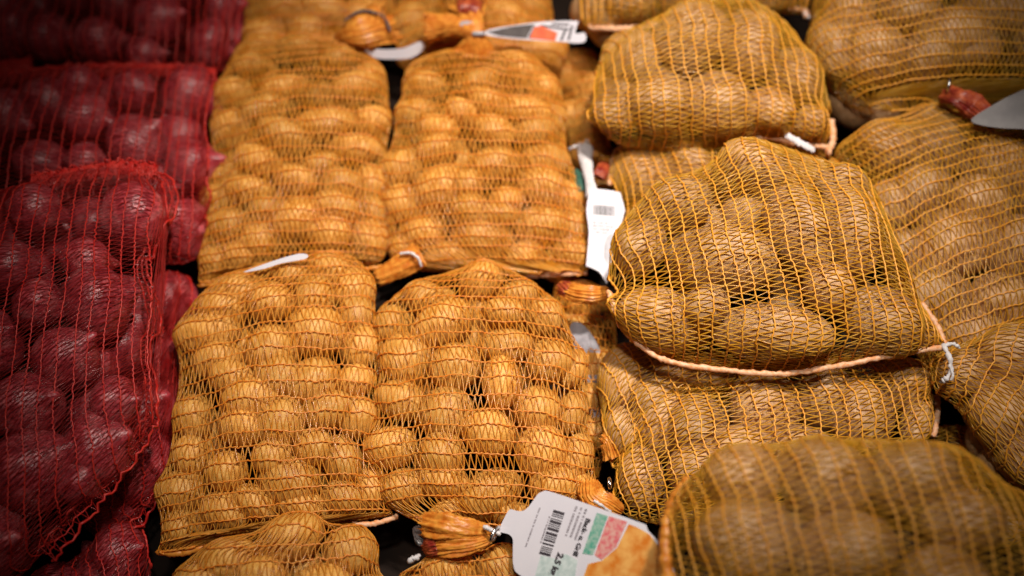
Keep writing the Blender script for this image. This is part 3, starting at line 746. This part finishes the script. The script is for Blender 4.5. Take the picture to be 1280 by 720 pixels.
# V : white tag in the gap
tv = TagPlane((750,245,.10), (745,345,.07), (778,250,.10))
tagV = tag_part(X_, tv, [(737,239),(740,236),(756,237),(773,240),(776,243),(781,262),(780,267),(772,300),(764,332),(760,352),(757,353),(749,340),(735,333),(733,330),(736,290),(733,262)], sub=3)
print_on(X_, tagV, tv, bars((742,256), (26,2), (0,12), 12, 4), 'ink', 'barcode')
print_on(X_, tagV, tv, fine_print((741,276), (26,2), (0,16), 4, 5, 0.12), 'grey_ink', 'fine_print')
print_on(X_, tagV, tv, [[(757,300),(764,292),(772,298),(766,322),(760,330),(755,320)]], 'grey_film', 'round_print', smooth=True)
neck(X_, [at(741,245,.09), at(737,225,.09), at(733,205,.08), at(731,185,.07)], [0.010, 0.006, 0.009, 0.012], m='string', seed=89, name='film_neck')
neck(X_, [at(748,222,.085), at(752,214,.085), at(756,205,.08)], [0.008, 0.010, 0.007], m='red_print', seed=90, name='neck_frill')
neck(X_, [at(728,240,.075), at(724,225,.075), at(719,215,.07)], [0.006, 0.008, 0.007], m='dark_green', seed=91, name='neck_frill')
# U : orange neck and plastic tag lying deep in the gap
neck(U_, [at(760,366,.10), at(740,368,.105), at(718,366,.10), at(702,360,.09)], [0.008, 0.013, 0.012, 0.010], seed=92)
neck(U_, [at(712,364,.098), at(706,360,.096), at(701,357,.09)], [0.009, 0.010, 0.008], m='red_print', seed=93, name='neck_frill')
tu = TagPlane((720,410,.05), (745,520,.03), (755,440,.05))
tagU = tag_part(U_, tu, [(712,412),(726,404),(748,432),(760,480),(756,522),(742,530),(728,470)], m='grey_film', sub=4)
print_on(U_, tagU, tu, fine_print((722,425), (14,60), (16,-8), 4, 6, 0.06), 'grey_ink', 'fine_print')
# S : red neck, clip, grey film tag
neck(S_, [at(1184,118,.16), at(1198,122,.17), at(1215,132,.165), at(1232,145,.16)], [0.016, 0.013, 0.018, 0.014], m='red_print', seed=94)
ring(S_, at(1186,106,.175), (1, -0.3, 0.2), 0.008, 0.0022)
ts = TagPlane((1215,150,.17), (1290,115,.19), (1290,160,.18))
tag_part(S_, ts, [(1214,150),(1240,132),(1275,114),(1310,105),(1315,158),(1275,161),(1235,158)], m='dark_film', name='film_tag', thick=0.0012, sub=4)
# N : its left side hem fold
hem(N_, [(838,735),(832,690),(838,640),(862,600)], 0.006, 0.004, m='neck', seed=95)
# corner of M near D's tag
neck(M_, [at(775,640,.09), at(760,632,.10), at(742,622,.10), at(736,606,.09)], [0.008, 0.014, 0.017, 0.012], seed=96)
loose(M_, [(742,626),(752,632),(764,641)], [0.12,0.12,0.11], 0.0016, seed=68)
ring(M_, at(762,604,.115), (1, 0, 0.3), 0.005, 0.0016)
neck(Mb, [at(770,570,.06), at(762,550,.07), at(754,545,.07)], [0.016, 0.013, 0.008], seed=97, name='corner_flap')
# F : two gathered necks, metal clip, big white tag
neck(F, [at(612,664,.115), at(585,663,.125), at(556,660,.125), at(532,656,.115)], [0.006, 0.014, 0.017, 0.015], seed=98, pleats=8)
neck(F, [at(612,674,.115), at(585,681,.12), at(555,684,.115), at(538,686,.105)], [0.006, 0.011, 0.013, 0.010], seed=99, pleats=7)
neck(F, [at(548,681,.115), at(540,683,.112), at(533,684,.105)], [0.012, 0.012, 0.009], m='red_print', seed=100, name='neck_frill')
neck(F, [at(530,680,.105), at(525,672,.105), at(521,660,.10)], [0.006, 0.007, 0.005], m='dark_film', seed=101, name='film_frill')
loose(F, [(604,658),(614,662),(626,668)], [0.13,0.132,0.13], 0.0022, seed=69)
loose(F, [(512,701),(518,698),(524,694)], [0.115,0.118,0.115], 0.0025, name='white_clip', seed=70)
ring(F, at(618,668,.132), (0.9, -0.5, 0.1), 0.0085, 0.0018)
tf = TagPlane((630,660,.130), (800,665,.19), (680,720,.140))
tagF = tag_part(F, tf, [(624,663),(630,648),(637,637),(644,638),(651,639),(658,636),(664,629),(672,618),(678,614.5),(686,614),(720,625),(760,639),(800,653),(808,657),(810,663),(822,676),(834,694),(846,722),(852,765),(800,778),(740,757),(690,738),(650,719),(642,708),(641,690),(641,674),(636,668),(629,666)], sub=3)
print_on(F, tagF, tf, bars((692,637), (-18,54), (14,4), 15, 8), 'ink', 'barcode')
print_on(F, tagF, tf, fine_print((685,645), (-15,45), (4,1), 1, 9, 0.05), 'grey_ink', 'fine_print')
print_on(F, tagF, tf, fine_print((673,634), (-19,52), (4,1), 1, 10, 0.04), 'grey_ink', 'fine_print')
print_on(F, tagF, tf, fine_print((718,632), (-17,46), (18,5), 3, 11, 0.06), 'grey_ink', 'fine_print')
print_on(F, tagF, tf, [[(746,641),(760,645),(741,694),(728,692)]], 'green_ink', 'green_band')
print_on(F, tagF, tf, [[(761,645),(784,652),(770,684),(752,700),(743,694)]], 'pink_ink', 'pink_band')
print_on(F, tagF, tf, [[(786,655),(798,660),(812,668),(832,695),(843,722),(846,760),(800,772),(735,750),(722,742),(735,705),(752,701),(771,685)]], 'orange_print', 'orange_picture', smooth=False)
print_on(F, tagF, tf, [[(676,694),(700,700),(706,692),(722,700),(716,738),(680,728),(668,722)]], 'pale_green_ink', 'green_panel')
text(tagF, tf, 'Back- u. Grill', (733,647), (714,699), 0.0070, 'ink', off=0.0008, bold=0.0002)
text(tagF, tf, '2,5 kg', (698,690), (682,732), 0.0090, 'ink', off=0.0008, bold=0.0004)
bpy.context.view_layer.update()
